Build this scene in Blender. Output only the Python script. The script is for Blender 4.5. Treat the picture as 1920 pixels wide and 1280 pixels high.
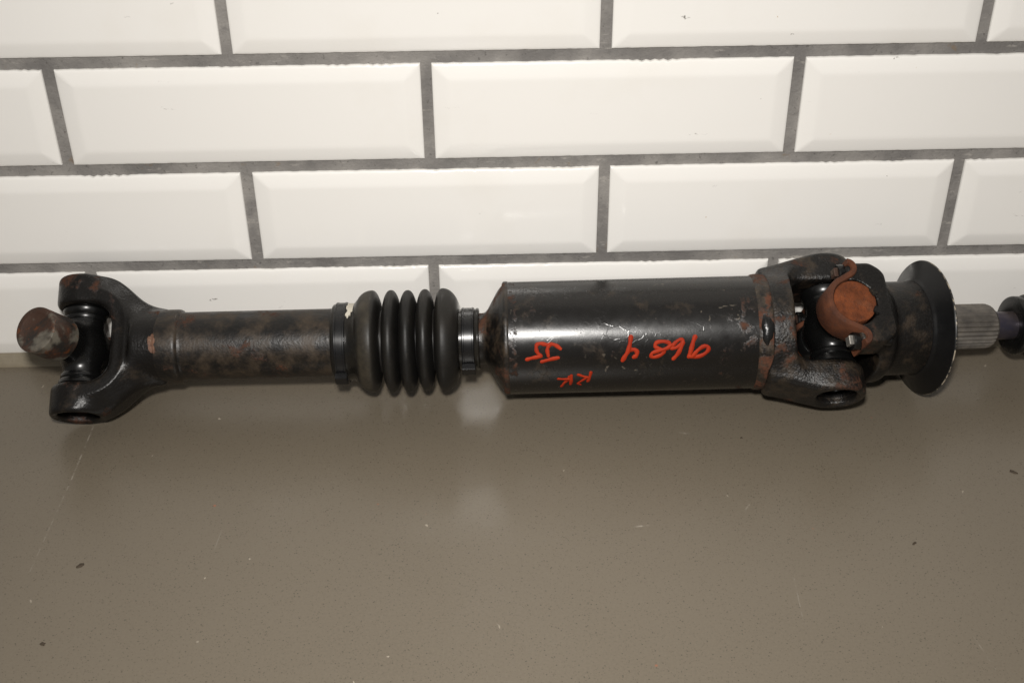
import bpy, math, random
import numpy as np
from mathutils import Vector, Matrix

# ------------------------------------------------------------------ basics
for o in list(bpy.data.objects):
    bpy.data.objects.remove(o, do_unlink=True)
scene = bpy.context.scene
COL = scene.collection
K = 0.075                      # metres per modelling unit (one tile height = 75 mm)
random.seed(7)
V = lambda *a: np.array(a, float)

# ------------------------------------------------------------------ camera
CAM = V(0.0093, -11.7628, 8.3175)
CR = V(0.999667, -0.024648, -0.007669)
CU = V(0.020357, 0.570097, 0.821325)
CF = V(0.015872, 0.821208, -0.570408)
cam_d = bpy.data.cameras.new('camera')
cam_d.sensor_width = 36.0
cam_d.lens = 46.45
cam_d.clip_start = 0.01
cam_d.clip_end = 100
cam = bpy.data.objects.new('camera', cam_d)
COL.objects.link(cam)
mw = Matrix.Identity(4)
for i in range(3):
    mw[i][0] = CR[i]; mw[i][1] = CU[i]; mw[i][2] = -CF[i]; mw[i][3] = CAM[i] * K
cam.matrix_world = mw
scene.camera = cam

# ------------------------------------------------------------------ world, lamps, exposure
world = bpy.data.worlds.new('World')
scene.world = world
world.use_nodes = True
wb = world.node_tree.nodes['Background']
wb.inputs[0].default_value = (1.0, 0.96, 0.91, 1)
wb.inputs[1].default_value = 0.19


def lamp(name, loc, target, power, size, col, spread=180):
    d = bpy.data.lights.new(name, 'AREA')
    d.shape = 'DISK'
    d.size = size
    d.energy = power
    d.color = col
    d.spread = math.radians(spread)
    o = bpy.data.objects.new(name, d)
    COL.objects.link(o)
    o.location = Vector(loc) * K
    o.rotation_euler = (Vector(target) - Vector(loc)).to_track_quat('-Z', 'Y').to_euler()
    return o


lamp('flash_lamp', (-0.35, -11.75, 10.3), (0.7, -2.2, 0.0), 5.6, 0.075, (1.0, 0.968, 0.925), 120)
lamp('ceiling_lamp', (2.0, -8.0, 30.0), (0.5, -1.0, 0.5), 5.0, 3.2, (1.0, 0.95, 0.88))

vs = scene.view_settings
vs.view_transform = 'Standard'
vs.look = 'None'
vs.exposure = 0.0
vs.gamma = 1.0
vs.use_curve_mapping = False


# ------------------------------------------------------------------ node helper
class G:
    def __init__(s, name, coord='Object'):
        s.m = bpy.data.materials.new(name)
        s.m.use_nodes = True
        s.nt = s.m.node_tree
        s.b = s.nt.nodes['Principled BSDF']
        tc = s.nt.nodes.new('ShaderNodeTexCoord')
        vm = s.nt.nodes.new('ShaderNodeVectorMath')
        vm.operation = 'SCALE'
        vm.inputs['Scale'].default_value = 1.0 / K
        s.nt.links.new(tc.outputs[coord], vm.inputs[0])
        s.co = vm.outputs[0]
        sp = s.nt.nodes.new('ShaderNodeSeparateXYZ')
        s.nt.links.new(s.co, sp.inputs[0])
        s.x, s.y, s.z = sp.outputs

    def set(s, sock, v):
        if isinstance(v, bpy.types.NodeSocket):
            s.nt.links.new(v, sock)
        elif isinstance(v, (tuple, list)) and len(v) == 3 and sock.type == 'RGBA':
            sock.default_value = (*v, 1)
        else:
            sock.default_value = v

    def inp(s, name, v):
        s.set(s.b.inputs[name], v)

    def math(s, op, a, b=0.0, c=0.0, clamp=False):
        n = s.nt.nodes.new('ShaderNodeMath')
        n.operation = op
        n.use_clamp = clamp
        s.set(n.inputs[0], a); s.set(n.inputs[1], b); s.set(n.inputs[2], c)
        return n.outputs[0]

    def scale(s, vec, xyz):
        n = s.nt.nodes.new('ShaderNodeVectorMath')
        n.operation = 'MULTIPLY'
        s.nt.links.new(vec, n.inputs[0])
        n.inputs[1].default_value = xyz
        return n.outputs[0]

    def add(s, vec, xyz):
        n = s.nt.nodes.new('ShaderNodeVectorMath')
        n.operation = 'ADD'
        s.nt.links.new(vec, n.inputs[0])
        s.set(n.inputs[1], xyz)
        return n.outputs[0]

    def noise(s, scale, detail=4.0, rough=0.55, vec=None, dist=0.0, color=False):
        n = s.nt.nodes.new('ShaderNodeTexNoise')
        s.nt.links.new(vec or s.co, n.inputs['Vector'])
        n.inputs['Scale'].default_value = scale
        n.inputs['Detail'].default_value = detail
        n.inputs['Roughness'].default_value = rough
        n.inputs['Distortion'].default_value = dist
        return n.outputs['Color' if color else 'Fac']

    def voro(s, scale, feature='F1', vec=None, rand=1.0):
        n = s.nt.nodes.new('ShaderNodeTexVoronoi')
        n.feature = feature
        s.nt.links.new(vec or s.co, n.inputs['Vector'])
        n.inputs['Scale'].default_value = scale
        n.inputs['Randomness'].default_value = rand
        return n

    def rng(s, v, a, b, c=0.0, d=1.0, smooth=False):
        n = s.nt.nodes.new('ShaderNodeMapRange')
        n.interpolation_type = 'SMOOTHSTEP' if smooth else 'LINEAR'
        n.clamp = True
        s.set(n.inputs[0], v)
        for i, q in enumerate((a, b, c, d)):
            n.inputs[i + 1].default_value = q
        return n.outputs[0]

    def mix(s, f, a, b):
        n = s.nt.nodes.new('ShaderNodeMix')
        n.data_type = 'RGBA'
        s.set(n.inputs[0], f); s.set(n.inputs[6], a); s.set(n.inputs[7], b)
        return n.outputs[2]

    def fmix(s, f, a, b):
        n = s.nt.nodes.new('ShaderNodeMix')
        s.set(n.inputs[0], f); s.set(n.inputs[2], a); s.set(n.inputs[3], b)
        return n.outputs[0]

    def bump(s, h, strength, dist):
        n = s.nt.nodes.new('ShaderNodeBump')
        s.set(n.inputs['Height'], h)
        s.set(n.inputs['Strength'], strength)
        n.inputs['Distance'].default_value = dist * K
        if s.b.inputs['Normal'].is_linked:
            s.nt.links.new(s.b.inputs['Normal'].links[0].from_socket, n.inputs['Normal'])
        s.nt.links.new(n.outputs[0], s.b.inputs['Normal'])

    def band(s, v, a, b, soft=0.02):
        return s.math('MULTIPLY', s.rng(v, a - soft, a + soft, smooth=True), s.rng(v, b - soft, b + soft, 1.0, 0.0, smooth=True))

    def seg(s, p, q, w):
        """mask of a thin scratch between two points of the xy plane"""
        dx, dy = q[0] - p[0], q[1] - p[1]
        L = math.hypot(dx, dy); dx /= L; dy /= L
        X = s.math('SUBTRACT', s.x, p[0]); Y = s.math('SUBTRACT', s.y, p[1])
        t = s.math('ADD', s.math('MULTIPLY', X, dx), s.math('MULTIPLY', Y, dy))
        d = s.math('ABSOLUTE', s.math('SUBTRACT', s.math('MULTIPLY', X, dy), s.math('MULTIPLY', Y, dx)))
        return s.math('MULTIPLY', s.rng(d, w * .4, w, 1, 0), s.band(t, 0, L, .05))


RUST = (0.092, 0.036, 0.018)
RUST_B = (0.050, 0.021, 0.012)
DUST = (0.066, 0.045, 0.027)


def g_amp(c):
    return .9


def black_metal(name, base=(0.0048, 0.0041, 0.0036), rough=0.25, rust=0.62, rust_scale=3.0, dust=0.6, dust_amt=0.5,
                bands=(), dust_soft=.18, ear_rust=0.0, cast=0.0, scratch=0.0, rust_col=RUST, seed=0.0, fleck=0.0, spec=0.5):
    """black painted steel; rust / dust are thresholds (higher = less); bands = [(x0, x1, extra rust)]"""
    g = G(name)
    v = g.add(g.co, (seed * 3.1, seed * 1.7, seed * 2.3))
    n1 = g.noise(rust_scale, 9, 0.62, v, 0.4)
    for a, b, e in bands:
        n1 = g.math('ADD', n1, g.math('MULTIPLY', g.band(g.x, a, b, .03), e))
    if ear_rust:
        n1 = g.math('ADD', n1, g.math('MULTIPLY', g.math('MULTIPLY', g.band(g.x, -.5, .22, .06), g.rng(g.z, 1.14, 1.24)), ear_rust))
    n1 = g.math('ADD', n1, g.math('MULTIPLY', g.math('SUBTRACT', g.noise(26, 5, .7, v), .5), .22))
    rm = g.rng(n1, rust, rust + .13, smooth=True)
    n2 = g.noise(rust_scale * 1.6, 10, 0.7, g.add(v, (5, 2, 9)), 0.2)
    dm = g.math('MULTIPLY', g.rng(n2, dust, dust + dust_soft, smooth=True), dust_amt)
    rc = g.mix(g.noise(14, 5, .6, v), RUST_B, rust_col)
    rc = g.mix(g.rng(g.noise(30, 4, .6, v), .52, .66), rc, (0.03, 0.017, 0.011))
    c = g.mix(dm, base, DUST)
    if fleck:
        fl = g.voro(6.5, vec=g.add(v, g.scale(g.noise(4, 3, .6, v, color=True), (.5, .5, .5))))
        fm = g.math('MULTIPLY', g.rng(fl.outputs['Distance'], .06, .16, 1, 0), g.rng(g.noise(2.2, 3, .5, v), .50, .62))
        c = g.mix(g.math('MULTIPLY', fm, fleck), c, (0.16, 0.135, 0.105))
    c = g.mix(rm, c, rc)
    g.inp('Base Color', c)
    r = g.math('ADD', g.rng(g.noise(9, 6, .6, v), .3, .75, rough * .85, rough * 1.25), g.math('MULTIPLY', dm, .25))
    g.inp('Roughness', g.fmix(rm, r, .8))
    g.inp('Specular IOR Level', g.fmix(rm, spec, .25))
    if cast:
        g.bump(g.noise(34, 5, .7, v), cast, .018)
        vo = g.voro(48, 'SMOOTH_F1', v)
        g.bump(vo.outputs['Distance'], cast * g_amp(cast), .012)
    if scratch:
        w = g.add(v, g.scale(g.noise(3.5, 3, .6, v, color=True), (.28, .28, .28)))
        e = g.voro(7.5, 'DISTANCE_TO_EDGE', w).outputs['Distance']
        lines = g.math('MULTIPLY', g.rng(e, 0.0, .035, 1, 0), g.rng(g.noise(3.2, 4, .6, v), .50, .64))
        g.bump(lines, scratch * .5, .006)
        g.bump(g.noise(52, 6, .75, v), g.rng(g.noise(2.4, 4, .6, g.add(v, (7, 3, 1))), .42, .62, .02, scratch * .45), .006)
    g.bump(rm, .35, .012)
    return g.m


# ------------------------------------------------------------------ mesh helpers
def link(o, parent=None):
    COL.objects.link(o)
    if parent:
        o.parent = parent
    return o


def mesh_obj(name, verts, faces, mat, parent=None, smooth=True, sharp=35, inv=None, label=None):
    v = np.asarray(verts, float) * K
    if inv is not None:
        R, T = inv
        v = (v - T) @ R          # world -> root local (R has the axes as columns)
    me = bpy.data.meshes.new(name)
    me.from_pydata([tuple(p) for p in v], [], [tuple(int(i) for i in f) for f in faces])
    me.validate()
    me.update()
    if smooth:
        me.shade_smooth()
        if sharp:
            me.set_sharp_from_angle(angle=math.radians(sharp))
    me.materials.append(mat)
    o = bpy.data.objects.new(name, me)
    link(o, parent)
    if label:
        o['label'] = label
    return o


def lathe(prof, O, ax, e1, e2, n=96, closed=False, wob=None):
    """revolve (s, r) profile round the axis O + s*ax"""
    th = np.linspace(0, 2 * np.pi, n, endpoint=False)
    ring = np.cos(th)[:, None] * e1 + np.sin(th)[:, None] * e2
    vs_, fs = [], []
    for s, r in prof:
        rr = np.full(n, r)
        if wob is not None:
            rr = rr + wob(s, th)
        vs_.append(O + s * ax + rr[:, None] * ring)
    vs_ = np.concatenate(vs_)
    m = len(prof)
    for i in range(m if closed else m - 1):
        a, b = i * n, ((i + 1) % m) * n
        for j in range(n):
            k = (j + 1) % n
            fs.append((a + j, a + k, b + k, b + j))
    return vs_, fs


def join(*parts):
    V_, F_, o = [], [], 0
    for v, f in parts:
        V_.append(np.asarray(v)); F_ += [tuple(i + o for i in q) for q in f]; o += len(v)
    return np.concatenate(V_), F_


def box(c, ax, hs, bev=0.0):
    """oriented box with chamfered edges: centre, 3 axes, half sizes"""
    c = np.asarray(c, float)
    vs_, fs = [], []
    if bev <= 0:
        for x in (-1, 1):
            for y in (-1, 1):
                for z in (-1, 1):
                    vs_.append(c + x * hs[0] * ax[0] + y * hs[1] * ax[1] + z * hs[2] * ax[2])
        fs = [(0, 1, 3, 2), (4, 6, 7, 5), (0, 4, 5, 1), (2, 3, 7, 6), (0, 2, 6, 4), (1, 5, 7, 3)]
        return np.array(vs_), fs
    import bmesh
    bm = bmesh.new()
    bmesh.ops.create_cube(bm, size=2)
    for v in bm.verts:
        v.co = Vector((v.co.x * hs[0], v.co.y * hs[1], v.co.z * hs[2]))
    bmesh.ops.bevel(bm, geom=bm.edges[:], offset=bev, segments=2, affect='EDGES')
    bm.verts.index_update()
    P = np.array([v.co for v in bm.verts])
    fs = [tuple(v.index for v in f.verts) for f in bm.faces]
    bm.free()
    return c + P[:, :1] * ax[0] + P[:, 1:2] * ax[1] + P[:, 2:3] * ax[2], fs


def snets(f, lo, hi, h, fr):
    """surface nets of an implicit function f(a,b,c)<0; fr = (origin, A, B, C)"""
    lo = np.array(lo, float); hi = np.array(hi, float)
    n = np.ceil((hi - lo) / h).astype(int) + 1
    g = [lo[i] + h * np.arange(n[i]) for i in range(3)]
    A, B, C = np.meshgrid(*g, indexing='ij')
    v = f(A, B, C)
    ins = v < 0
    cs = tuple(n - 1)
    acc = np.zeros((cs[0] * cs[1] * cs[2], 3)); cnt = np.zeros(cs[0] * cs[1] * cs[2])
    quads = []
    flat = lambda I: (I[:, 0] * cs[1] + I[:, 1]) * cs[2] + I[:, 2]
    for ax in range(3):
        s0 = [slice(None)] * 3; s1 = [slice(None)] * 3
        s0[ax] = slice(0, -1); s1[ax] = slice(1, None)
        a, b = ins[tuple(s0)], ins[tuple(s1)]
        I = np.argwhere(a != b)
        b1, b2 = (ax + 1) % 3, (ax + 2) % 3
        ok = (I[:, b1] > 0) & (I[:, b2] > 0) & (I[:, b1] < n[b1] - 1) & (I[:, b2] < n[b2] - 1)
        I = I[ok]
        v0 = v[tuple(s0)][tuple(I.T)]; v1 = v[tuple(s1)][tuple(I.T)]
        p = I.astype(float); p[:, ax] += v0 / (v0 - v1)
        q = []
        for d1, d2 in ((0, 0), (-1, 0), (-1, -1), (0, -1)):
            J = I.copy(); J[:, b1] += d1; J[:, b2] += d2
            k = flat(J); q.append(k)
            np.add.at(acc, k, p); np.add.at(cnt, k, 1)
        q = np.stack(q, 1)
        fl = ~ins[tuple(s0)][tuple(I.T)]
        q[fl] = q[fl][:, ::-1]
        quads.append(q)
    quads = np.concatenate(quads)
    used = np.nonzero(cnt)[0]
    mp = np.full(len(cnt), -1); mp[used] = np.arange(len(used))
    P = acc[used] / cnt[used][:, None] * h + lo
    quads = mp[quads]
    # two light smoothing passes take the voxel steps out
    e = np.concatenate([quads[:, [0, 1]], quads[:, [1, 2]], quads[:, [2, 3]], quads[:, [3, 0]]])
    for lam in (.5, .3):
        sm = np.zeros_like(P); ct = np.zeros(len(P))
        np.add.at(sm, e[:, 0], P[e[:, 1]]); np.add.at(ct, e[:, 0], 1)
        P = P + lam * (sm / np.maximum(ct, 1)[:, None] - P)
    O, X, Y, Z = fr
    return O + P[:, :1] * X + P[:, 1:2] * Y + P[:, 2:3] * Z, quads


def smin(a, b, k):
    h = np.clip(.5 + .5 * (b - a) / k, 0, 1)
    return b * (1 - h) + a * h - k * h * (1 - h)


def smax(a, b, k):
    return -smin(-a, -b, k)


def sstep(a, b, x):
    t = np.clip((x - a) / (b - a), 0, 1)
    return t * t * (3 - 2 * t)


def rbox2(x, y, hx, hy, r):
    qx = np.abs(x) - hx + r; qy = np.abs(y) - hy + r
    return np.sqrt(np.maximum(qx, 0) ** 2 + np.maximum(qy, 0) ** 2) + np.minimum(np.maximum(qx, qy), 0) - r


def cyl(p, r, lo, hi, k=.02):
    """p = (axial, u, v)"""
    return smax(np.sqrt(p[1] ** 2 + p[2] ** 2) - r, np.abs(p[0] - (lo + hi) / 2) - (hi - lo) / 2, k)


# ------------------------------------------------------------------ countertop, wall, tiles, joint
def counter_material():
    g = G('composite_stone')
    big = g.noise(.35, 3, .5)
    c = g.mix(g.rng(big, .3, .7), (0.128, 0.107, 0.079), (0.141, 0.119, 0.089))
    fine = g.noise(45, 3, .6)
    c = g.mix(g.rng(fine, .35, .65, 0, .55), c, (0.160, 0.134, 0.098))
    d = g.voro(24)
    dm = g.math('MULTIPLY', g.rng(d.outputs['Distance'], .10, .20, 1, 0), g.rng(d.outputs['Color'], .35, .5))
    c = g.mix(g.math('MULTIPLY', dm, .75), c, (0.046, 0.036, 0.026))
    d2 = g.voro(38, vec=g.add(g.co, (3, 7, 1)))
    dm2 = g.math('MULTIPLY', g.rng(d2.outputs['Distance'], .12, .26, 1, 0), .5)
    c = g.mix(dm2, c, (0.062, 0.048, 0.034))
    w = g.voro(3.1, vec=g.scale(g.add(g.co, g.scale(g.noise(5, 2, .5, color=True), (.2, .2, 0))), (1.25, .8, 1)))
    wr = g.nt.nodes.new('ShaderNodeSeparateColor'); g.nt.links.new(w.outputs['Color'], wr.inputs[0])
    wm = g.math('MULTIPLY', g.rng(w.outputs['Distance'], .022, .045, 1, 0), g.rng(wr.outputs[0], .45, .5))
    c = g.mix(g.math('MULTIPLY', wm, g.rng(wr.outputs[1], 0, 1, .25, .95)), c, (0.48, 0.42, 0.34))
    rst = g.voro(1.7, vec=g.add(g.co, (11, 4, 0)))
    c = g.mix(g.math('MULTIPLY', g.rng(rst.outputs['Distance'], .015, .032, 1, 0), .8), c, (0.30, 0.10, 0.05))
    pat = g.rng(g.noise(11, 4, .6), .44, .56)
    for p, q, wd, a in (((-4.04, -1.15), (-4.06, -2.05), .010, .30), ((-4.06, -2.0), (-4.12, -3.25), .009, .16),
                        ((1.32, -2.80), (1.40, -2.79), .013, .55), ((2.62, -3.5), (2.60, -3.95), .008, .16),
                        ((3.98, -4.25), (4.05, -4.6), .008, .16), ((-2.5, -2.75), (-2.52, -2.95), .008, .13),
                        ((1.9, -1.45), (1.96, -1.47), .014, .35), ((2.35, -2.6), (2.42, -2.5), .011, .3)):
        c = g.mix(g.math('MULTIPLY', g.math('MULTIPLY', g.seg(p, q, wd), pat), a), c, (0.45, 0.41, 0.35))
    g.inp('Base Color', c)
    g.inp('Roughness', g.rng(g.noise(1.2, 5, .6), .3, .7, .28, .35))
    g.inp('Specular IOR Level', .5)
    g.bump(g.noise(16, 4, .6), .05, .02)
    return g.m


slab = box(V(0.3, -4.06, -.30), (V(1, 0, 0), V(0, 1, 0), V(0, 0, 1)), (15, 4.36, .30), .03)
counter = mesh_obj('countertop', *slab, counter_material())
counter['kind'] = 'structure'
counter['label'] = 'brown grey speckled composite stone countertop'

TW, TH, GX, GZ = 3.45, 1.0, .1126, .1198
ROWOFF = {0: .6192, 1: -1.195, 2: -2.9242, 3: -1.2185}


def grout_material():
    g = G('grey_cement_grout', 'Object')
    c = g.mix(g.rng(g.noise(1.3, 6, .62), .38, .64), (0.160, 0.151, 0.143), (0.29, 0.273, 0.254))
    c = g.mix(g.rng(g.noise(2.3, 7, .65, g.add(g.co, (4, 0, 8))), .58, .70, 0, .7), c, (0.150, 0.142, 0.136))
    st = g.noise(9, 6, .7, g.scale(g.co, (.4, 1, 1.6)))
    c = g.mix(g.rng(st, .60, .70, 0, .55), c, (0.46, 0.43, 0.39))
    c = g.mix(g.rng(g.noise(5, 5, .6, g.add(g.co, (9, 3, 2))), .66, .72, 0, .5), c, (0.20, 0.135, 0.075))
    c = g.mix(g.rng(g.noise(28, 4, .6), .62, .70, 0, .6), c, (0.06, 0.055, 0.05))
    g.inp('Base Color', c)
    g.inp('Roughness', .85)
    g.bump(g.noise(20, 6, .7), .5, .03)
    g.bump(g.noise(3, 4, .6), .4, .05)
    return g.m


def tile_material():
    g = G('white_glazed_ceramic', 'Object')
    oi = g.nt.nodes.new('ShaderNodeObjectInfo')
    cx = g.nt.nodes.new('ShaderNodeCombineXYZ')
    g.set(cx.inputs[0], g.math('MULTIPLY', oi.outputs['Random'], 60.0))
    g.set(cx.inputs[2], g.math('MULTIPLY', oi.outputs['Random'], 37.0))
    v = g.add(g.co, cx.outputs[0])
    c = g.mix(oi.outputs['Random'], (0.835, 0.815, 0.780), (0.845, 0.825, 0.790))
    c = g.mix(g.rng(g.noise(.9, 5, .6, v), .55, .8, 0, .25), c, (0.74, 0.70, 0.63))
    # scuffs left by metal parts: short dark dashes and specks
    w = g.add(v, g.scale(g.noise(7, 3, .6, v, color=True), (.22, .1, .12)))
    d = g.voro(2.3, vec=g.scale(w, (.8, .0, 2.3)))
    sc = g.nt.nodes.new('ShaderNodeSeparateColor'); g.nt.links.new(d.outputs['Color'], sc.inputs[0])
    m = g.math('MULTIPLY', g.rng(d.outputs['Distance'], .03, .085, 1, 0), g.rng(sc.outputs[0], .48, .52))
    m = g.math('MULTIPLY', m, g.rng(g.noise(32, 3, .6, v), .46, .6))
    c = g.mix(g.math('MULTIPLY', m, g.rng(sc.outputs[1], 0, 1, .25, .95)), c, (0.10, 0.085, 0.07))
    d3 = g.voro(1.9, vec=g.scale(g.add(w, (3, 0, 5)), (.22, .0, 4.2)))
    s3 = g.nt.nodes.new('ShaderNodeSeparateColor'); g.nt.links.new(d3.outputs['Color'], s3.inputs[0])
    m3 = g.math('MULTIPLY', g.rng(d3.outputs['Distance'], .012, .05, 1, 0), g.rng(s3.outputs[0], .55, .59))
    m3 = g.math('MULTIPLY', m3, g.rng(g.noise(22, 4, .7, g.add(v, (1, 1, 1))), .52, .60))
    c = g.mix(g.math('MULTIPLY', m3, .8), c, (0.22, 0.19, 0.17))
    d2 = g.voro(5.5, vec=g.scale(g.add(w, (8, 0, 2)), (1, 0, 1)))
    s2 = g.nt.nodes.new('ShaderNodeSeparateColor'); g.nt.links.new(d2.outputs['Color'], s2.inputs[0])
    m2 = g.math('MULTIPLY', g.rng(d2.outputs['Distance'], .03, .06, 1, 0), g.rng(s2.outputs[0], .84, .87))
    c = g.mix(g.math('MULTIPLY', m2, .75), c, g.mix(s2.outputs[1], (0.12, 0.10, 0.09), (0.50, 0.34, 0.18)))
    # faint yellow glue blots
    yb = g.rng(g.noise(2.2, 6, .7, g.add(v, (2, 6, 3))), .70, .76, 0, .35)
    c = g.mix(yb, c, (0.66, 0.55, 0.38))
    g.inp('Base Color', c)
    g.inp('Roughness', g.rng(g.noise(3, 4, .6, v), .3, .7, .10, .2))
    g.inp('Specular IOR Level', .5)
    g.bump(g.noise(.9, 2, .5, v), .10, .05)
    return g.m


def tile_mesh(seed):
    rnd = random.Random(seed)
    ed = [0, .004, .012, .03, .06, .095, .125, .145, .165, .19, .23]
    xs = np.array(ed + list(np.linspace(.28, TW - .28, 70)) + [TW - e for e in ed[::-1]])
    zs = np.array(ed + list(np.linspace(.28, TH - .28, 6)) + [TH - e for e in ed[::-1]])

    def h(d):
        # height above the outer edge level: rounded lip, straight bevel, soft knee, flat face
        b = np.clip((d - .012) / .145, 0, 1)
        bev = .032 * b
        knee = .032 * (1 - np.exp(-np.maximum(d - .012, 0) / .10)) / (1 - np.exp(-.145 / .10))
        r = np.minimum(.6 * bev + .4 * np.minimum(knee, .032), .032)
        lip = -.012 * (1 - np.clip(d / .012, 0, 1)) ** 2
        return r + lip
    nx, nz = len(xs), len(zs)
    X, Z = np.meshgrid(xs, zs, indexing='ij')
    D = np.minimum(np.minimum(X, TW - X), np.minimum(Z, TH - Z))
    Y = -h(D)
    # chipped / grout-smeared rim: mostly the top edge
    ph = [rnd.uniform(0, 6) for _ in range(6)]
    rag = np.zeros(nx)
    for i, (fq, am) in enumerate(((9, .0025), (23, .002), (51, .0022))):
        rag += am * np.sin(fq * xs + ph[i])
    chips = np.zeros(nx)
    for _ in range(3):
        c0 = rnd.uniform(.1, TW - .1); wd = rnd.uniform(.05, .22)
        chips += .011 * np.exp(-((xs - c0) / wd) ** 2) * (.5 + .5 * np.sin(xs * 75 + c0))
    Zr = Z.copy()
    Zr[:, -1] -= np.abs(rag) + chips; Zr[:, -2] -= (np.abs(rag) + chips) * .9; Zr[:, -3] -= (np.abs(rag) + chips) * .5
    Zr[:, 0] += np.abs(rag) * .6; Zr[:, 1] += np.abs(rag) * .5
    P = np.stack([X - TW / 2, Y, Zr], -1).reshape(-1, 3)
    F = []
    for i in range(nx - 1):
        for j in range(nz - 1):
            q = (i * nz + j, (i + 1) * nz + j, (i + 1) * nz + j + 1, i * nz + j + 1)
            # split so the mitre lines at the corners run along the quad diagonals
            if (i < 11) == (j < 11):
                F += [(q[0], q[1], q[2]), (q[0], q[2], q[3])]
            else:
                F += [(q[0], q[1], q[3]), (q[1], q[2], q[3])]
    # skirt into the grout
    rim = [i * nz for i in range(nx)] + [(nx - 1) * nz + j for j in range(1, nz)] + \
          [i * nz + nz - 1 for i in range(nx - 2, -1, -1)] + [j for j in range(nz - 2, 0, -1)]
    base = len(P)
    sk = P[rim].copy(); sk[:, 1] = .09
    P = np.concatenate([P, sk])
    m = len(rim)
    for i in range(m):
        k = (i + 1) % m
        F.append((rim[i], base + i, base + k, rim[k]))
    me = bpy.data.meshes.new('tile')
    me.from_pydata([tuple(p * K) for p in P], [], F)
    me.update()
    me.shade_smooth()
    me.set_sharp_from_angle(angle=math.radians(50))
    return me


ROWS = 8
wall_top = .11 + ROWS * (TH + GZ)
gm = grout_material()
wall = mesh_obj('wall', *box(V(0.3, .19, wall_top / 2 - .3), (V(1, 0, 0), V(0, 1, 0), V(0, 0, 1)), (15, .145, wall_top / 2 + .3)), gm, smooth=False)
wall['kind'] = 'structure'
wall['label'] = 'wall of white bevelled tiles in running bond with grey grout joints'
tmat = tile_material()
tmeshes = [tile_mesh(s) for s in range(5)]
for me in tmeshes:
    me.materials.append(tmat)
for r in range(ROWS):
    off = ROWOFF[r] if r in ROWOFF else (ROWOFF[2] + .03 if r % 2 == 0 else ROWOFF[3] + .05)
    off -= 4.7
    while off > -14.5 + TW:
        off -= TW + GX
    x = off
    i = 0
    while x + TW < 15.2:
        if x > -14.6:
            o = bpy.data.objects.new('tile', tmeshes[(r * 3 + i * 2) % 5])
            rr = random.Random(r * 100 + i)
            o.location = ((x + TW / 2 + rr.uniform(-.004, .004)) * K, (.012 + rr.uniform(-.004, .004)) * K, (.11 + r * (TH + GZ)) * K)
            o.rotation_euler = (rr.uniform(-.0022, .0022), rr.uniform(-.0012, .0012), rr.uniform(-.0012, .0012))
            link(o, wall)
        x += TW + GX
        i += 1

g = G('beige_sealant')
g.inp('Base Color', g.mix(g.rng(g.noise(2.2, 6, .6, g.scale(g.co, (.6, 1, 1))), .4, .65), (0.165, 0.137, 0.094), (0.235, 0.200, 0.142)))
g.inp('Roughness', .55)
g.bump(g.noise(6, 5, .6), .4, .03)
prof = [(.048, .125), (.012, .118), (-.012, .095), (-.035, .05), (-.062, .012), (-.085, .002), (-.085, -.01), (.048, -.01)]
xs = np.linspace(-14.6, 15.2, 240)
P, F = [], []
for i, x in enumerate(xs):
    w = .004 * math.sin(x * 5.1) + .003 * math.sin(x * 13.7)
    for j, (y, z) in enumerate(prof):
        f_ = 1 if 1 <= j <= 4 else 0
        P.append((x, y - w * f_, z - w * f_ * .6))
n = len(prof)
for i in range(len(xs) - 1):
    for j in range(n):
        k = (j + 1) % n
        F.append((i * n + j, i * n + k, (i + 1) * n + k, (i + 1) * n + j))
seal = mesh_obj('sealant_joint', P, F, g.m, sharp=60)
seal['kind'] = 'structure'
seal['label'] = 'beige sealant bead where the tiled wall meets the countertop'

# ------------------------------------------------------------------ propeller shaft: frames
PL = V(-4.10721, -0.73351, 0.672)
PR = V(3.40606, -0.85132, 0.800)
LEN = float(np.linalg.norm(PR - PL))
ex = (PR - PL) / LEN
vd = CAM - (PL + PR) / 2
vd = vd - ex * (vd @ ex); vd /= np.linalg.norm(vd)
eu = np.cross(vd, ex)
if eu[2] < 0:
    eu = -eu


def rad(psi):
    return math.cos(math.radians(psi)) * vd + math.sin(math.radians(psi)) * eu


root = bpy.data.objects.new('propeller_shaft', None)
COL.objects.link(root)
ey = np.cross(V(0, 0, 1), ex); ey /= np.linalg.norm(ey)
ez = np.cross(ex, ey)
RM = np.stack([ex, ey, ez], 1)
RT = V(PL[0], PL[1], 0) * K
m4 = Matrix.Identity(4)
for i in range(3):
    for j in range(3):
        m4[i][j] = RM[i, j]
    m4[i][3] = RT[i]
root.matrix_world = m4
root.empty_display_size = .05
root['label'] = 'black rusty car propeller shaft with rubber bellows lying along the foot of the tiled wall'
root['category'] = 'drive shaft'
INV = (RM, RT)


def part(name, vf, mat, parent=root, sharp=35, label=None):
    return mesh_obj(name, vf[0], vf[1], mat, parent, True, sharp, INV, label)


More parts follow.
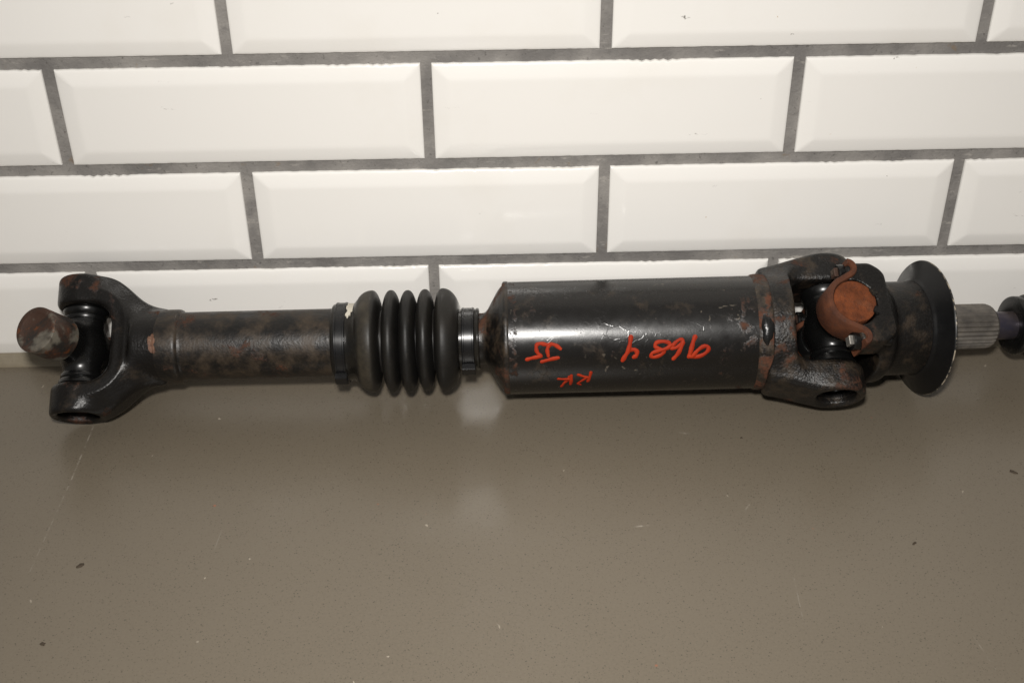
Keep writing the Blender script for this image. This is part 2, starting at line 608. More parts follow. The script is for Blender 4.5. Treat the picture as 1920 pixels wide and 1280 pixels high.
# materials of the shaft
M_yoke = black_metal('cast_black_paint', rough=.30, rust=.60, rust_scale=2.4, dust=.54, dust_amt=.28, ear_rust=.19, spec=.36, cast=.17, seed=1)
M_fork = black_metal('cast_black_paint_worn', rough=.34, rust=.575, rust_scale=3.0, dust=.46, dust_amt=.42, spec=.42, cast=.36, seed=4.4,
                     bands=((6.80, 7.12, .05),))
M_flange = black_metal('flange_black_paint', rough=.33, rust=.60, rust_scale=2.6, dust=.48, dust_amt=.38, spec=.38, cast=.30, seed=7.7)
M_tube = black_metal('gloss_black_tube', rough=.255, rust=.66, rust_scale=2.6, dust=.55, dust_amt=.4, scratch=.35, seed=2.2,
                     bands=((4.22, 4.40, .175), (6.56, 6.90, .13)), fleck=.55)
M_cone = black_metal('cone_black_paint', rough=.34, rust=.53, rust_scale=3.2, dust=.45, dust_amt=.5, cast=.12, seed=3.2)
M_weld = black_metal('weld_rust', rough=.35, rust=.40, rust_scale=3.6, dust=.40, dust_amt=.6, cast=.3, seed=5.2, rust_col=(0.125, 0.048, 0.026))
M_sleeve = black_metal('dusty_black_sleeve', rough=.34, rust=.585, rust_scale=2.8, dust=.38, dust_soft=.30, dust_amt=.62, spec=.42, cast=.12, seed=6.6,
                       base=(0.005, 0.0044, 0.004))
M_seal = black_metal('black_seal_rubber', rough=.28, rust=.95, dust=.9, dust_amt=.1, base=(.004, .004, .004))
M_cross = black_metal('greasy_black_steel', rough=.27, rust=.72, dust=.66, dust_amt=.3, base=(.0038, .0037, .0036), seed=8.1)
M_clamp = black_metal('clamp_black_gloss', rough=.28, rust=.78, dust=.66, dust_amt=.25, base=(.0045, .0045, .005), seed=9.1)
M_disc = black_metal('deflector_black_gloss', spec=.32, rough=.34, rust=.95, dust=.72, dust_amt=.15, base=(.0035, .0035, .0038), seed=2.9)

g = G('heavy_orange_rust')
c = g.mix(g.rng(g.noise(7, 8, .65), .36, .66), (0.098, 0.029, 0.011), (0.215, 0.060, 0.020))
c = g.mix(g.rng(g.noise(26, 5, .65), .55, .68, 0, .75), c, (0.085, 0.034, 0.022))
c = g.mix(g.rng(g.noise(3.2, 5, .6, g.add(g.co, (4, 4, 4))), .56, .68, 0, .5), c, (0.20, 0.085, 0.045))
g.inp('Base Color', c); g.inp('Roughness', .85); g.inp('Specular IOR Level', .2)
g.bump(g.noise(30, 6, .7), .8, .03)
M_rust = g.m
g = G('dark_brown_rust')
c = g.mix(g.rng(g.noise(6, 8, .65), .36, .66), (0.058, 0.020, 0.010), (0.115, 0.038, 0.016))
c = g.mix(g.rng(g.noise(22, 5, .65), .55, .70, 0, .6), c, (0.05, 0.028, 0.022))
g.inp('Base Color', c); g.inp('Roughness', .7); g.inp('Specular IOR Level', .3)
g.bump(g.noise(30, 6, .7), .35, .02)
M_rust_dark = g.m

g = G('worn_steel_cap')
nz_ = g.noise(2.6, 8, .65, None, .6)
c = g.mix(g.rng(nz_, .42, .52), (0.024, 0.021, 0.018), (0.055, 0.027, 0.017))
c = g.mix(g.rng(g.noise(2.1, 6, .6, g.add(g.co, (3, 1, 7)), .3), .50, .57), c, (0.15, 0.135, 0.108))
c = g.mix(g.rng(g.noise(9, 5, .6), .60, .66, 0, .8), c, (0.13, 0.042, 0.014))
g.inp('Base Color', c)
g.inp('Roughness', g.rng(nz_, .35, .6, .3, .65)); g.inp('Metallic', .25)
g.bump(g.noise(14, 6, .65), .3, .02)
M_cap = g.m

g = G('black_rubber')
c = g.mix(g.rng(g.noise(1.6, 5, .6), .40, .70, 0, .75), (0.0065, 0.0060, 0.0053), (0.0200, 0.0170, 0.0130))
c = g.mix(g.rng(g.noise(26, 5, .7), .60, .74, 0, .5), c, (0.040, 0.033, 0.024))
c = g.mix(g.math('MULTIPLY', g.band(g.x, 2.83, 2.95, .03), g.rng(g.noise(3.5, 6, .65), .34, .62, 0, .8)), c, (0.058, 0.048, 0.033))
g.inp('Base Color', c); g.inp('Roughness', g.fmix(g.band(g.x, 2.80, 3.80, .02), .22, g.rng(g.noise(5, 4, .6), .3, .7, .42, .56))); g.inp('Specular IOR Level', .36)
g.bump(g.noise(32, 5, .6), .10, .015)
M_rubber = g.m

g = G('cream_grease')
g.inp('Base Color', g.mix(g.noise(8, 4, .6), (0.50, 0.46, 0.38), (0.62, 0.58, 0.49))); g.inp('Roughness', .5)
M_grease = g.m

g = G('red_paint_marker')
g.inp('Base Color', g.mix(g.rng(g.noise(7, 5, .6), .3, .7), (0.25, 0.017, 0.005), (0.36, 0.032, 0.008)))
g.inp('Roughness', .6)
g.inp('Specular IOR Level', .15)
M_red = g.m

g = G('bare_steel')
g.inp('Base Color', g.mix(g.noise(10, 5, .6), (0.30, 0.28, 0.25), (0.48, 0.46, 0.42))); g.inp('Metallic', .8)
g.inp('Roughness', .42)
g.bump(g.noise(25, 4, .6), .2, .01)
M_steel = g.m

g = G('spline_steel')
c = g.mix(g.rng(g.noise(4, 6, .6), .4, .65), (0.13, 0.120, 0.110), (0.25, 0.225, 0.195))
g.inp('Base Color', c); g.inp('Metallic', .6); g.inp('Roughness', .46)
g.bump(g.noise(22, 4, .6), .15, .01)
M_spline = g.m

g = G('heat_blued_steel')
c = g.mix(g.rng(g.noise(3.5, 5, .6), .38, .62), (0.060, 0.055, 0.078), (0.110, 0.092, 0.095))
c = g.mix(g.rng(g.noise(5, 5, .6, g.add(g.co, (2, 5, 5))), .55, .68), c, (0.15, 0.105, 0.07))
g.inp('Base Color', c); g.inp('Metallic', .75); g.inp('Roughness', .36)
M_blue = g.m


# ---- implicit shapes
def yoke_sdf(p):
    Ro, Rb, a1, a2, hw, win, inn, base0, base1, bore, rr = (p[k] for k in
        ('Ro', 'Rb', 'a1', 'a2', 'hw', 'win', 'inn', 'base0', 'base1', 'bore', 'rr'))

    def f(a, b, c):
        ab = np.abs(b)
        outer = Rb + (Ro - Rb) * (1 - sstep(a1, a2, a))
        din = rbox2(a - (win - 1.0), b, 1.0, inn, rr)
        stad = np.sqrt(np.minimum(a, 0) ** 2 + c ** 2) - hw
        slope = sstep(.02, .30, a) * p['slope']
        stad = stad + slope * np.maximum(din - .15, 0)
        arms = smax(smax(stad, ab - outer, .06), a - base1, .05)
        r = np.sqrt(b * b + c * c)
        base = smax(r - Rb, np.abs(a - (base0 + base1) / 2) - (base1 - base0) / 2, .04)
        d = smin(arms, base, .14)
        d = smax(d, -din, .07)
        bo = smax(np.sqrt(a * a + c * c) - bore, .25 - ab, .01)
        d = smax(d, -bo, .018)
        # counterbore chamfer
        ch = np.sqrt(a * a + c * c) - bore - .035 + np.maximum(Ro - .012 - ab, 0) * 3
        return smax(d, -smax(ch, .25 - ab, .01), .012)
    return f


# ---- left yoke
PSI_L = 17.0
EL, QL = rad(90 + PSI_L), rad(PSI_L)
yl = yoke_sdf(dict(Ro=.725, Rb=.372, a1=.22, a2=.80, hw=.285, win=.34, inn=.40, base0=.55, base1=.86, bore=.205, rr=.22, slope=.85))
part('yoke', snets(yl, (-.36, -.80, -.48), (.96, .80, .48), .0125, (PL, ex, EL, QL)), M_yoke, sharp=0,
     label='cast fork at the bare left end of the shaft')


def cross_body(lE, lT, r):
    def f(a, b, c):
        core = np.sqrt(a * a + b * b + c * c) - r * 1.5
        e = cyl((b, a, c), r, -lE, lE, .02)
        t = cyl((c, a, b), r, -lT, lT, .02)
        shE = cyl((b, a, c), r * 1.22, -lE * .70, lE * .70, .03)
        shT = cyl((c, a, b), r * 1.22, -lT * .62, lT * .62, .03)
        return smin(smin(core, smin(shE, shT, .10), .06), smin(e, t, .03), .03)
    return f


SW = math.radians(20)
TL = math.cos(SW) * QL - math.sin(SW) * ex           # free trunnion towards the camera and the left
TL2 = np.cross(EL, TL)
cr = part('cross_joint', snets(cross_body(.60, .62, .155), (-.4, -.7, -.7), (.4, .7, .7), .0125, (PL, np.cross(EL, TL), EL, TL)), M_cross, sharp=0)


def ring_axes(d):
    e1 = np.cross(d, V(.3, .2, .9)); e1 /= np.linalg.norm(e1)
    return e1, np.cross(d, e1)


for sgn in (1, -1):
    d = EL * sgn
    e1, e2 = ring_axes(d)
    part('dust_seal', lathe([(.27, .15), (.275, .195), (.29, .205), (.315, .205), (.325, .196), (.335, .205), (.36, .222), (.385, .225), (.395, .215), (.40, .15)], PL, d, e1, e2, 64), M_seal, cr)
    part('bearing_cup', lathe([(.38, .15), (.38, .207), (.575, .207), (.59, .19), (.592, .0005)], PL, d, e1, e2, 64), M_cross, cr)
for sgn in (1, -1):
    d = TL * sgn
    e1, e2 = ring_axes(d)
    L1 = .725 if sgn > 0 else .66
    part('bearing_cap', lathe([(.345, .12), (.345, .20), (.36, .223), (.375, .228), (L1 - .016, .228), (L1 - .006, .226), (L1, .214), (L1, .185), (L1 - .004, .168), (L1 - .012, .155), (L1 - .012, .0005)],
         PL, d, e1, e2, 72), M_cap, cr, label='bare bearing cap with rust and scraped steel' if sgn > 0 else None)

# ---- slip sleeve (collar and long tube) up to the bellows
rng_ = np.random.default_rng(3)
sl = [(.80, .25), (.80, .372), (.83, .374), (.97, .374), (.995, .372), (1.012, .364), (1.02, .352), (1.03, .346), (1.06, .344), (1.09, .344), (2.46, .343), (2.48, .343), (2.52, .345), (2.60, .345), (2.60, .20)]
part('slip_sleeve', lathe(sl, PL, ex, vd, eu, 120, wob=lambda s, t: .0012 * np.sin(3 * t + s * 2)), M_sleeve)
# bare rust scar on the collar shoulder
g = G('scraped_rust')
c = g.mix(g.rng(g.noise(6, 6, .6), .4, .6), (0.05, 0.022, 0.014), (0.16, 0.075, 0.040))
c = g.mix(g.rng(g.noise(4, 5, .6, g.add(g.co, (1, 2, 2))), .56, .62), c, (0.62, 0.42, 0.22))
g.inp('Base Color', c); g.inp('Roughness', .6)
g.bump(g.noise(14, 6, .6), .6, .03)
M_scar = g.m


def surf_patch(s0, s1, p0, p1, Rf, off, ns, np_, shape, seed):
    """thin ragged patch lying on a surface of revolution; shape(u,v)->bool"""
    P, F = [], []
    for i in range(ns + 1):
        for j in range(np_ + 1):
            s = s0 + (s1 - s0) * i / ns; ps = p0 + (p1 - p0) * j / np_
            P.append(PL + s * ex + (Rf(s) + off) * rad(ps))
    for i in range(ns):
        for j in range(np_):
            if shape((i + .5) / ns, (j + .5) / np_):
                a = i * (np_ + 1) + j
                F.append((a, a + 1, a + np_ + 2, a + np_ + 1))
    used = sorted({i for f in F for i in f}); mp = {k: n_ for n_, k in enumerate(used)}
    P = np.array([P[i] for i in used]); F = [tuple(mp[i] for i in f) for f in F]
    # a little thickness
    C = PL + ((P - PL) @ ex)[:, None] * ex
    Q = P - (P - C) / np.linalg.norm(P - C, axis=1)[:, None] * (off + .004)
    n0 = len(P)
    from collections import Counter
    ec = Counter()
    for f in F:
        for a, b in zip(f, f[1:] + f[:1]):
            ec[(a, b)] += 1
    side = [(a, n0 + a, n0 + b, b) for (a, b) in ec if (b, a) not in ec]
    return np.concatenate([P, Q]), F + side


def blob(seed, k=3, am=.28):
    r_ = random.Random(seed)
    ph = [(r_.uniform(0, 6.28), r_.uniform(.3, 1)) for _ in range(6)]

    def f(u, v):
        x, y = (u - .5) * 2, (v - .5) * 2
        t = math.atan2(y, x)
        return math.hypot(x, y) < .78 + am * sum(a * math.sin((i + 2) * t + p) for i, (p, a) in enumerate(ph)) / 3
    return f


part('rust_scar', surf_patch(.745, .835, -12, 22, lambda s: .374 if s > .80 else .385, .007, 22, 40, blob(5), 1), M_scar, label='scraped rusty patch beside the fork')

# ---- rubber bellows
ribs = [(2.930, .512), (3.122, .515), (3.292, .515), (3.464, .512), (3.645, .515)]


def boot_r(s):
    land = .385 if s < 2.80 else (.30 if s > 3.80 else None)
    if land is not None:
        return land
    r = .312
    for i, (c, R_) in enumerate(ribs):
        x = (s - c) / .084
        if i == 0 and s < c:
            x = (s - c) / .150
            lo = .385
        elif i == len(ribs) - 1 and s > c:
            x = (s - c) / .165
            lo = .30
        else:
            lo = .312
        if abs(x) < 1:
            e = 2.3 if not ((i == 0 and s < c) or (i == 4 and s > c)) else 2.0
            r = max(r, lo + (R_ - lo) * (1 - abs(x) ** e) ** .58)
        if (i == 0 and s < c) or (i == 4 and s > c):
            r = max(r, lo)
    return r


ss = list(np.linspace(2.60, 2.80, 5)) + list(np.linspace(2.802, 3.80, 260)) + list(np.linspace(3.805, 3.965, 6))
bp = [(2.54, .30), (2.54, .372), (2.548, .382), (2.565, .386)] + [(s, boot_r(s)) for s in ss] + [(3.985, .312), (4.0, .308), (4.005, .29), (4.005, .2)]


def boot_wob(s, t):
    k = int(np.clip((s - 2.84) / .175, 0, 4))
    amp = .007 if 2.8 < s < 3.8 else .002
    return amp * np.sin(t + k * 1.9) + amp * .4 * np.sin(3 * t + k * 2.3)


part('rubber_bellows', lathe(bp, PL, ex, vd, eu, 112, wob=boot_wob), M_rubber, sharp=60, label='ribbed black rubber bellows with five folds')


def clamp(s0, s1, R_, psi, label):
    pr = [(s0, R_ - .02), (s0, R_ + .012), (s0 + .008, R_ + .018), (s0 + .02, R_ + .018), (s0 + .024, R_ + .014), (s1 - .024, R_ + .014), (s1 - .02, R_ + .018), (s1 - .008, R_ + .018), (s1, R_ + .012), (s1, R_ - .02)]
    o = part('hose_clamp', lathe(pr, PL, ex, vd, eu, 112), M_clamp, label=label)
    d = rad(psi); tdir = np.cross(ex, d)
    c0 = PL + (s0 + s1) / 2 * ex + (R_ + .035) * d
    hw = (s1 - s0) / 2 + .004
    # crimped ear: an arch of five facets
    arch = []
    for k in (-1, 1):
        arch.append(box(c0 + k * .052 * tdir, (ex, tdir, d), (hw, .010, .030), .004))
    arch.append(box(c0 + .026 * d, (ex, tdir, d), (hw, .060, .010), .005))
    arch.append(box(c0 - .030 * d + .11 * tdir, (ex, tdir, d), (hw * .9, .050, .006), .003))
    part('crimp', join(*arch), M_clamp, o)
    return o


clamp(2.575, 2.685, .386, -58, 'wide black clamp band on the long end of the bellows')
clamp(3.83, 3.955, .302, -62, 'narrow black clamp band at the neck')
part('grease_smear', surf_patch(2.690, 2.835, 27, 84, lambda s: .390, .004, 26, 44,
     lambda u, v: v > .16 + .10 * math.sin(u * 9) + .08 * math.sin(u * 23 + 1) and (u > .03 + .08 * math.sin(v * 17) + .30 * max(0, .45 - v)) and not (abs(u - .42) < .06 and v < .40), 3), M_grease,
     label='cream grease smear on the land of the bellows')

# ---- cone and main tube
cone = [(3.90, .18), (3.90, .258), (4.03, .258), (4.055, .262), (4.075, .275), (4.095, .300), (4.175, .445), (4.203, .490), (4.232, .525), (4.262, .549), (4.285, .558), (4.30, .560), (4.30, .4)]
part('end_cone', lathe(cone, PL, ex, vd, eu, 120), M_cone, sharp=60)
tube = [(4.285, .45), (4.285, .561), (4.292, .5650), (4.302, .5655), (4.33, .5655), (5.5, .5655), (6.70, .5655), (6.735, .5655), (6.74, .45)]
tb = part('shaft_tube', lathe(tube, PL, ex, vd, eu, 160), M_tube, label='fat gloss black tube marked with red handwritten figures')


def weld_ring(s0, w, R_, amp, seed):
    r_ = np.random.default_rng(seed)
    ph = r_.uniform(0, 6.28, 12)

    def wob(s, t):
        k = np.clip(1 - ((s - s0) / w) ** 2, 0, 1)
        z = sum(np.sin((i * 3 + 4) * t + ph[i] + s * 9) / (1 + i * .4) for i in range(8))
        return k * amp * z
    pr = [(s0 + w * x, R_ + .022 * math.sqrt(max(0, 1 - x * x)) - .006) for x in np.linspace(-1, 1, 9)]
    return lathe(pr, PL, ex, vd, eu, 160, wob=wob)


part('weld_bead', weld_ring(6.80, .085, .567, .0028, 4), M_weld, sharp=60, label='rusty weld seam between tube and fork')
part('weld_bead', weld_ring(4.275, .035, .556, .0016, 9), M_cone, sharp=60)
# shiny drip of black paint on the weld
e1, e2 = ex, eu
dr = rad(0)
bl = []
for i in range(11):
    f_ = i / 10 * math.pi / 2
    bl.append((math.sin(f_), math.cos(f_)))
P, F = [], []
n = 40
for (hh, rr) in bl:
    for j in range(n):
        t = 2 * math.pi * j / n
        w = 1 + .12 * math.sin(3 * t + 1) + .06 * math.sin(7 * t)
        s_ = 6.80 + .060 * rr * math.cos(t) * w
        ps = 2 + 14.5 * rr * math.sin(t) * w
        P.append(PL + s_ * ex + (.574 + .034 * hh) * rad(ps))
for i in range(len(bl) - 1):
    for j in range(n):
        k = (j + 1) % n
        F.append((i * n + j, i * n + k, (i + 1) * n + k, (i + 1) * n + j))
part('paint_run', (np.array(P), F), black_metal('paint_run_black', rough=.24, rust=.80, dust=.62, dust_amt=.3, base=(.006, .006, .006), cast=.12), sharp=0)

# red marker strokes, traced on the tube as (position along the shaft, angle round it)
STROKES = [
    ([(4.797, -11.6), (4.761, -8.6), (4.720, -6.9), (4.682, -7.4), (4.650, -7.0), (4.607, -6.0), (4.574, -7.0), (4.565, -10.1), (4.571, -13.9), (4.590, -16.9), (4.608, -19.0), (4.572, -19.6), (4.518, -20.6), (4.472, -21.9)], 0.036),
    ([(4.688, -8.2), (4.675, -10.8), (4.672, -13.9), (4.680, -18.5)], 0.036),
    ([(4.774, -20.9), (4.700, -22.3), (4.616, -24.7)], 0.036),
    ([(5.481, -1.7), (5.470, -8.6), (5.453, -15.6), (5.424, -20.7), (5.400, -25.2)], 0.042),
    ([(5.455, -14.6), (5.516, -14.6), (5.539, -17.3), (5.530, -20.7), (5.509, -22.2)], 0.042),
    ([(5.864, -11.1), (5.844, -8.3), (5.787, -7.0), (5.729, -8.0), (5.713, -11.7), (5.743, -13.8), (5.796, -16.0), (5.787, -19.1), (5.748, -21.6), (5.700, -22.8), (5.675, -21.4), (5.690, -18.3), (5.748, -16.4), (5.825, -14.0), (5.864, -11.1)], 0.036),
    ([(5.873, -13.4), (5.902, -9.2), (5.951, -5.6), (5.980, -6.7), (5.960, -10.4), (5.917, -13.5), (5.873, -14.2)], 0.034),
    ([(5.982, -8.4), (5.960, -14.4), (5.932, -20.0), (5.892, -24.9)], 0.040),
    ([(6.101, -3.1), (6.081, -8.2), (6.062, -15.7), (6.041, -23.2)], 0.042),
    ([(6.049, -23.2), (6.116, -23.7), (6.183, -21.2), (6.228, -16.6), (6.216, -13.0), (6.172, -13.4), (6.120, -17.4), (6.082, -22.5)], 0.038),
    ([(4.903, -42.1), (4.901, -49.1), (4.896, -55.4)], 0.032),
    ([(4.777, -46.5), (4.831, -47.2), (4.875, -47.4)], 0.032),
    ([(4.882, -43.8), (4.871, -48.5), (4.832, -53.8), (4.808, -59.9)], 0.030),
    ([(5.093, -38.6), (5.083, -44.2), (5.065, -51.4)], 0.030),
    ([(4.970, -41.3), (5.012, -43.5), (5.061, -45.5)], 0.030),
    ([(5.042, -46.6), (5.001, -50.7), (4.970, -54.4), (4.992, -56.6)], 0.026),
]
RT_ = .5655


def stroke(pts, w, lift, seed):
    r_ = random.Random(seed)
    q = [np.array((s, math.radians(p) * RT_)) for s, p in pts]
    q = [2 * q[0] - q[1]] + q + [2 * q[-1] - q[-2]]
    c = []
    for i in range(1, len(q) - 2):
        for t in np.linspace(0, 1, 8, endpoint=False):
            p0, p1, p2, p3 = q[i - 1:i + 3]
            c.append(.5 * (2 * p1 + (p2 - p0) * t + (2 * p0 - 5 * p1 + 4 * p2 - p3) * t * t + (3 * p1 - p0 - 3 * p2 + p3) * t ** 3))
    c.append(q[-2])
    c = np.array(c)
    tg = np.gradient(c, axis=0)
    tg /= np.linalg.norm(tg, axis=1)[:, None] + 1e-9
    nn = np.stack([-tg[:, 1], tg[:, 0]], 1)
    m = len(c)
    ph = r_.uniform(0, 6)
    # rounded ends
    rows = []
    for k, a in enumerate((90, 60, 30)):
        rows.append((c[0] - tg[0] * w / 2 * math.sin(math.radians(a)), nn[0], w / 2 * max(math.cos(math.radians(a)), .02)))
    for i in range(m):
        rows.append((c[i], nn[i], w / 2 * (1 + .13 * math.sin(i * .45 + ph) + .05 * math.sin(i * 1.7 + ph))))
    for k, a in enumerate((30, 60, 90)):
        rows.append((c[-1] + tg[-1] * w / 2 * math.sin(math.radians(a)), nn[-1], w / 2 * max(math.cos(math.radians(a)), .02)))
    P, F = [], []
    for i, (cc, n_, hw) in enumerate(rows):
        for k, (o, dz) in enumerate(((-1, -.0035), (-1, 0), (0, .0003), (1, 0), (1, -.0035))):
            s_, a_ = cc + n_ * hw * o
            P.append(PL + s_ * ex + (RT_ + lift + i * .00002 + dz) * rad(math.degrees(a_ / RT_)))
    for i in range(len(rows) - 1):
        for k in range(4):
            a = i * 5 + k
            F.append((a, a + 1, a + 6, a + 5))
    return np.array(P), F


for ids, lab in (((0, 1, 2), 'red scrawl nearest the bellows'), ((3, 4), 'red figure four, upside down'), ((5,), 'red figure eight'),
                 ((6, 7), 'red figure six, upside down'), ((8, 9), 'red figure nine, upside down'),
                 ((10, 11, 12), 'red letter R nearest the bellows'), ((13, 14, 15), 'red letter R nearest the figures')):
    part('marker_figure', join(*[stroke(*STROKES[i], .0022 + .0009 * (i % 4), i) for i in ids]), M_red, tb, sharp=0, label=lab)
# dark pip added for a mirrored grout joint and a chip, upper flank
pd = rad(72)
e1_, e2_ = ring_axes(pd)
part('reflection_pip', lathe([(.555, .030), (.568, .030), (.572, .022), (.574, .0005)], PL + 5.235 * ex, pd, e1_, e2_, 24), M_seal, tb)

# ---- fork yoke at the right end of the tube (a runs back towards the tube)
PSI_R = 24.0
ER, QR = rad(90 + PSI_R), rad(PSI_R)
fk = dict(Ro=.745, Rb=.588, a1=.08, a2=.78, hw=.285, win=.41, inn=.42, base0=.42, base1=.665, bore=.195, rr=.16, slope=.30)
part('fork_yoke', snets(yoke_sdf(fk), (-.36, -.84, -.68), (.76, .84, .68), .0125, (PR, -ex, ER, QR)), M_fork, sharp=0, label='cast fork welded to the fat tube')

BEND = math.radians(12)
fx = math.cos(BEND) * ex - math.sin(BEND) * vd
fv = math.cos(BEND) * vd + math.sin(BEND) * ex
QF = math.cos(math.radians(PSI_R)) * fv + math.sin(math.radians(PSI_R)) * eu      # towards the camera: rusty cap
EF = -math.sin(math.radians(PSI_R)) * fv + math.cos(math.radians(PSI_R)) * eu

cr2 = part('cross_joint', snets(cross_body(.62, .60, .16), (-.4, -.72, -.72), (.4, .72, .72), .0125, (PR, np.cross(ER, QF), ER, QF)), M_cross, sharp=0)
for sgn in (1, -1):
    d = ER * sgn
    e1, e2 = ring_axes(d)
    part('dust_seal', lathe([(.25, .15), (.255, .20), (.275, .215), (.30, .215), (.31, .203), (.325, .215), (.36, .235), (.40, .238), (.41, .225), (.415, .15)], PR, d, e1, e2, 64), M_seal, cr2)
    part('bearing_cup', lathe([(.40, .15), (.40, .197), (.60, .197), (.615, .18), (.617, .0005)], PR, d, e1, e2, 64), M_cross, cr2)
    part('snap_ring', lathe([(.632, .150), (.632, .197), (.655, .197), (.655, .150)], PR, d, e1, e2, 64, closed=True), M_cross, cr2)
for sgn in (1, -1):
    d = QF * sgn
    e1, e2 = ring_axes(d)
    part('dust_seal', lathe([(.22, .15), (.225, .20), (.25, .215), (.30, .218), (.335, .225), (.345, .15)], PR, d, e1, e2, 64), M_seal, cr2)
    part('bearing_cap', lathe([(.34, .12), (.34, .205), (.36, .218), (.655, .218), (.668, .214), (.674, .205), (.675, .19), (.672, .0005)], PR, d, e1, e2, 72), M_rust, cr2,
         label='orange rusty round bearing cap held by the strap' if sgn > 0 else None)


# flange yoke: two saddles, hub and neck in the bent frame (a = fx, b = EF, c = QF)
def flange_sdf(a, b, c):
    ac = np.abs(c)
    r = np.sqrt(b * b + c * c)
    blk = smax(rbox2(a - .19, b, .20, .43 - .10 * sstep(.22, .42, a), .07), np.abs(ac - .49) - .165, .05)
    web = smax(r - .54, np.abs(a - .40) - .08, .06)
    hub = smax(r - .475, np.abs(a - .68) - .30, .03)
    d = smin(blk, web, .10)
    d = smin(d, hub, .09)
    # bearing seat, a touch wider than the cap on the open side
    seat = np.sqrt(a * a + b * b) - .236
    d = smax(d, -seat, .015)
    inner = np.sqrt(a * a + b * b + c * c) - .40
    return smax(d, -inner, .04)


part('flange_yoke', snets(flange_sdf, (-.05, -.70, -.74), (1.06, .70, .74), .0125, (PR, fx, EF, QF)), M_flange, sharp=0, label='companion flange yoke holding the rusty cap')
# locating lugs that reach over the cap's face
for ang, ln in ((24, .075), (-28, .070)):
    t = math.radians(ang)
    rd = math.cos(t) * fx + math.sin(t) * EF
    td = -math.sin(t) * fx + math.cos(t) * EF
    part('lug', box(PR + .225 * rd + .664 * QF, (rd, td, QF), (.034, ln * .55, .030), .008), M_flange)

# strap: path in the (fx, EF) plane swept along the trunnion
for sgn, nm in ((1, 'front'), (-1, 'back')):
    path = [(.005, .430), (.045, .420), (.068, .385), (.066, .340), (.038, .300), (-.020, .272)]
    for t in np.linspace(108, 252, 22):
        path.append((.252 * math.cos(math.radians(t)), .252 * math.sin(math.radians(t))))
    path += [(-.020, -.272), (.038, -.300), (.066, -.340), (.068, -.385), (.045, -.420), (.005, -.430)]
    path = np.array(path)
    # resample smooth
    dd = np.r_[0, np.cumsum(np.linalg.norm(np.diff(path, axis=0), axis=1))]
    tt = np.linspace(0, dd[-1], 90)
    path = np.stack([np.interp(tt, dd, path[:, i]) for i in range(2)], 1)
    for _ in range(3):
        path[1:-1] = .5 * path[1:-1] + .25 * (path[:-2] + path[2:])
    tg = np.gradient(path, axis=0); tg /= np.linalg.norm(tg, axis=1)[:, None]
    nn = np.stack([-tg[:, 1], tg[:, 0]], 1)
    th, c0, c1 = .031, .37, .685
    sec = [(-th, c0 + .012), (-th + .01, c0), (th - .01, c0), (th, c0 + .012), (th, c1 - .012), (th - .01, c1), (-th + .01, c1), (-th, c1 - .012)]
    P, F = [], []
    for p, n_ in zip(path, nn):
        for h_, cc in sec:
            q = p + n_ * h_
            P.append(PR + q[0] * fx + q[1] * EF + sgn * cc * QF)
    k8 = len(sec)
    for i in range(len(path) - 1):
        for j in range(k8):
            k = (j + 1) % k8
            F.append((i * k8 + j, i * k8 + k, (i + 1) * k8 + k, (i + 1) * k8 + j))
    F.append(tuple(range(k8))); F.append(tuple((len(path) - 1) * k8 + j for j in range(k8))[::-1])
    st = part('bearing_strap', (np.array(P), F), M_rust_dark, sharp=40, label='brown rusty strap bent over the bearing cap' if sgn > 0 else None)
    for e in (1, -1):
        b0 = PR + .034 * fx + e * .362 * EF + sgn * .54 * QF
        d = -fx
        e1, e2 = EF, QF
        bo = part('bolt', lathe([(-.30, .0005), (-.30, .055), (0, .055), (0, .098), (.016, .100), (.024, .092), (.026, .0005)], b0, d, e1, e2, 40), M_cross)
        part('bolt_head', lathe([(.02, .0005), (.02, .088), (.085, .088), (.098, .078), (.10, .0005)], b0, d, e1, e2, 24), M_cross, bo)
        part('bolt_end', lathe([(.095, .0005), (.095, .062), (.130, .062), (.137, .055), (.137, .0005)], b0, d, math.cos(.9) * e1 + math.sin(.9) * e2, -math.sin(.9) * e1 + math.cos(.9) * e2, 4),
             M_steel if (e < 0 and sgn > 0) else M_cap, bo, sharp=20, label='bare steel square end' if (e < 0 and sgn > 0) else None)

# ---- deflector disc, splined stub, blued rod, end collar
dp = [(.885, .455), (.889, .480), (.897, .489), (.910, .500), (.925, .516), (1.008, .678), (1.020, .683), (1.030, .680), (1.030, .672), (.945, .512), (.92, .46)]
part('deflector_disc', lathe(dp, PR, fx, fv, eu, 160), M_disc, sharp=30, label='shiny black dished disc on the flange neck')
g = G('chipped_rim_steel')
g.inp('Base Color', g.mix(g.rng(g.noise(9, 6, .7), .48, .58), (.012, .012, .012), (.34, .29, .22))); g.inp('Roughness', .4)
part('disc_rim', lathe([(1.016, .6825), (1.021, .6862), (1.027, .6855), (1.0305, .6825)], PR, fx, fv, eu, 160), g.m, sharp=60)

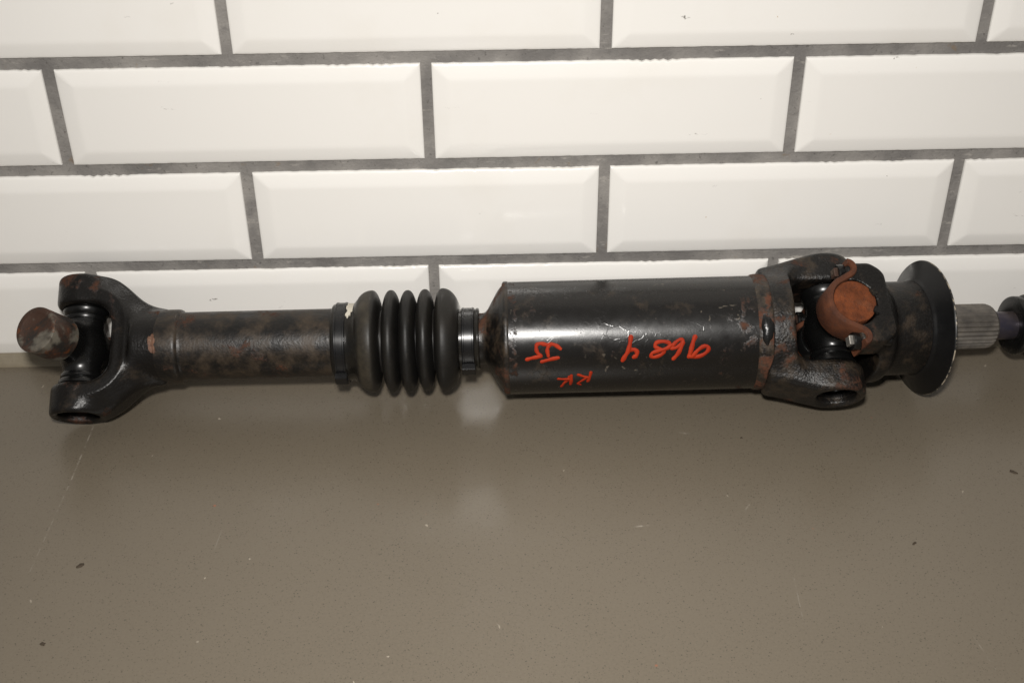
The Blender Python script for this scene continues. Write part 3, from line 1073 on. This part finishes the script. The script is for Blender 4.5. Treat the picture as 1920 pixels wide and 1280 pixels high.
nt_ = 30
P, F = [], []
n = nt_ * 8
stn = [(.99, .232), (1.70, .232), (1.735, .229), (1.765, .216), (1.795, .188), (1.80, .14), (1.80, .0005)]
for s_, r_ in stn:
    for j in range(n):
        t = 2 * math.pi * j / n
        ph = (j % 8) / 8
        dep = .020 * (0.5 - 0.5 * math.cos(2 * math.pi * ph)) ** .7
        if s_ > 1.74:
            dep = max(0, dep - (.232 - r_) * .9)
        P.append(PR + s_ * fx + max(r_ - dep, .0004) * (math.cos(t) * fv + math.sin(t) * eu))
for i in range(len(stn) - 1):
    for j in range(n):
        k = (j + 1) % n
        F.append((i * n + j, i * n + k, (i + 1) * n + k, (i + 1) * n + j))
part('splined_stub', (np.array(P), F), M_spline, sharp=25, label='grey splined stub with fine teeth')
part('stub_pin', lathe([(1.78, .10), (1.79, .142), (1.81, .146), (2.12, .146), (2.12, .08)], PR, fx, fv, eu, 64), M_blue, sharp=40, label='heat blued round pin')
part('end_collar', lathe([(2.04, .140), (2.035, .17), (2.035, .285), (2.045, .298), (2.06, .302), (2.105, .302), (2.12, .296), (2.13, .27), (2.17, .265), (2.185, .30), (2.20, .318), (2.42, .318), (2.44, .30), (2.44, .0005)], PR, fx, fv, eu, 96),
     M_seal, sharp=40, label='black grooved collar cut by the right edge of the photo')

# ------------------------------------------------------------------ crumbs of dirt on the counter
g = G('dark_dirt')
g.inp('Base Color', g.mix(g.noise(12, 4, .6), (0.02, 0.015, 0.010), (0.07, 0.048, 0.028))); g.inp('Roughness', .8)
for (x, y, lx, ly, hz, az, lab) in (
        (5.005, -2.163, .045, .018, .012, -.7, 'dark curled flake on the counter below the end collar'),
        (3.79, -3.104, .030, .009, .010, .7, 'thin black sliver on the counter right of centre'),
        (-3.69, -3.146, .042, .020, .008, .5, 'brown smear of dirt on the counter at lower left'),
        (-3.776, -4.064, .028, .018, .012, -.4, 'brown crumb on the counter nearest the lower left corner'),
        (2.483, -1.556, .014, .011, .010, .2, 'tiny black speck on the counter in front of the fat tube')):
    P, F = [], []
    n = 14
    rr = random.Random(int(x * 100))
    rd = [1 + rr.uniform(-.35, .35) for _ in range(n)]
    for hh, sc_ in ((0.0005, 1.0), (hz * .6, .92), (hz, .55)):
        for j in range(n):
            t = 2 * math.pi * j / n
            u, w = .8 * lx * rd[j] * sc_ * math.cos(t), ly * rd[j] * sc_ * math.sin(t)
            P.append((u * math.cos(az) - w * math.sin(az), u * math.sin(az) + w * math.cos(az), hh))
    for i in range(2):
        for j in range(n):
            k = (j + 1) % n
            F.append((i * n + j, i * n + k, (i + 1) * n + k, (i + 1) * n + j))
    F.append(tuple(2 * n + j for j in range(n)))
    o = mesh_obj('crumb', P, F, g.m, sharp=50)
    o.location = (x * K, y * K, .0001)
    o['label'] = lab
    o['category'] = 'crumb'
    o['group'] = 'crumbs of dirt on the countertop'

scene.render.resolution_x = 1024
scene.render.resolution_y = 682
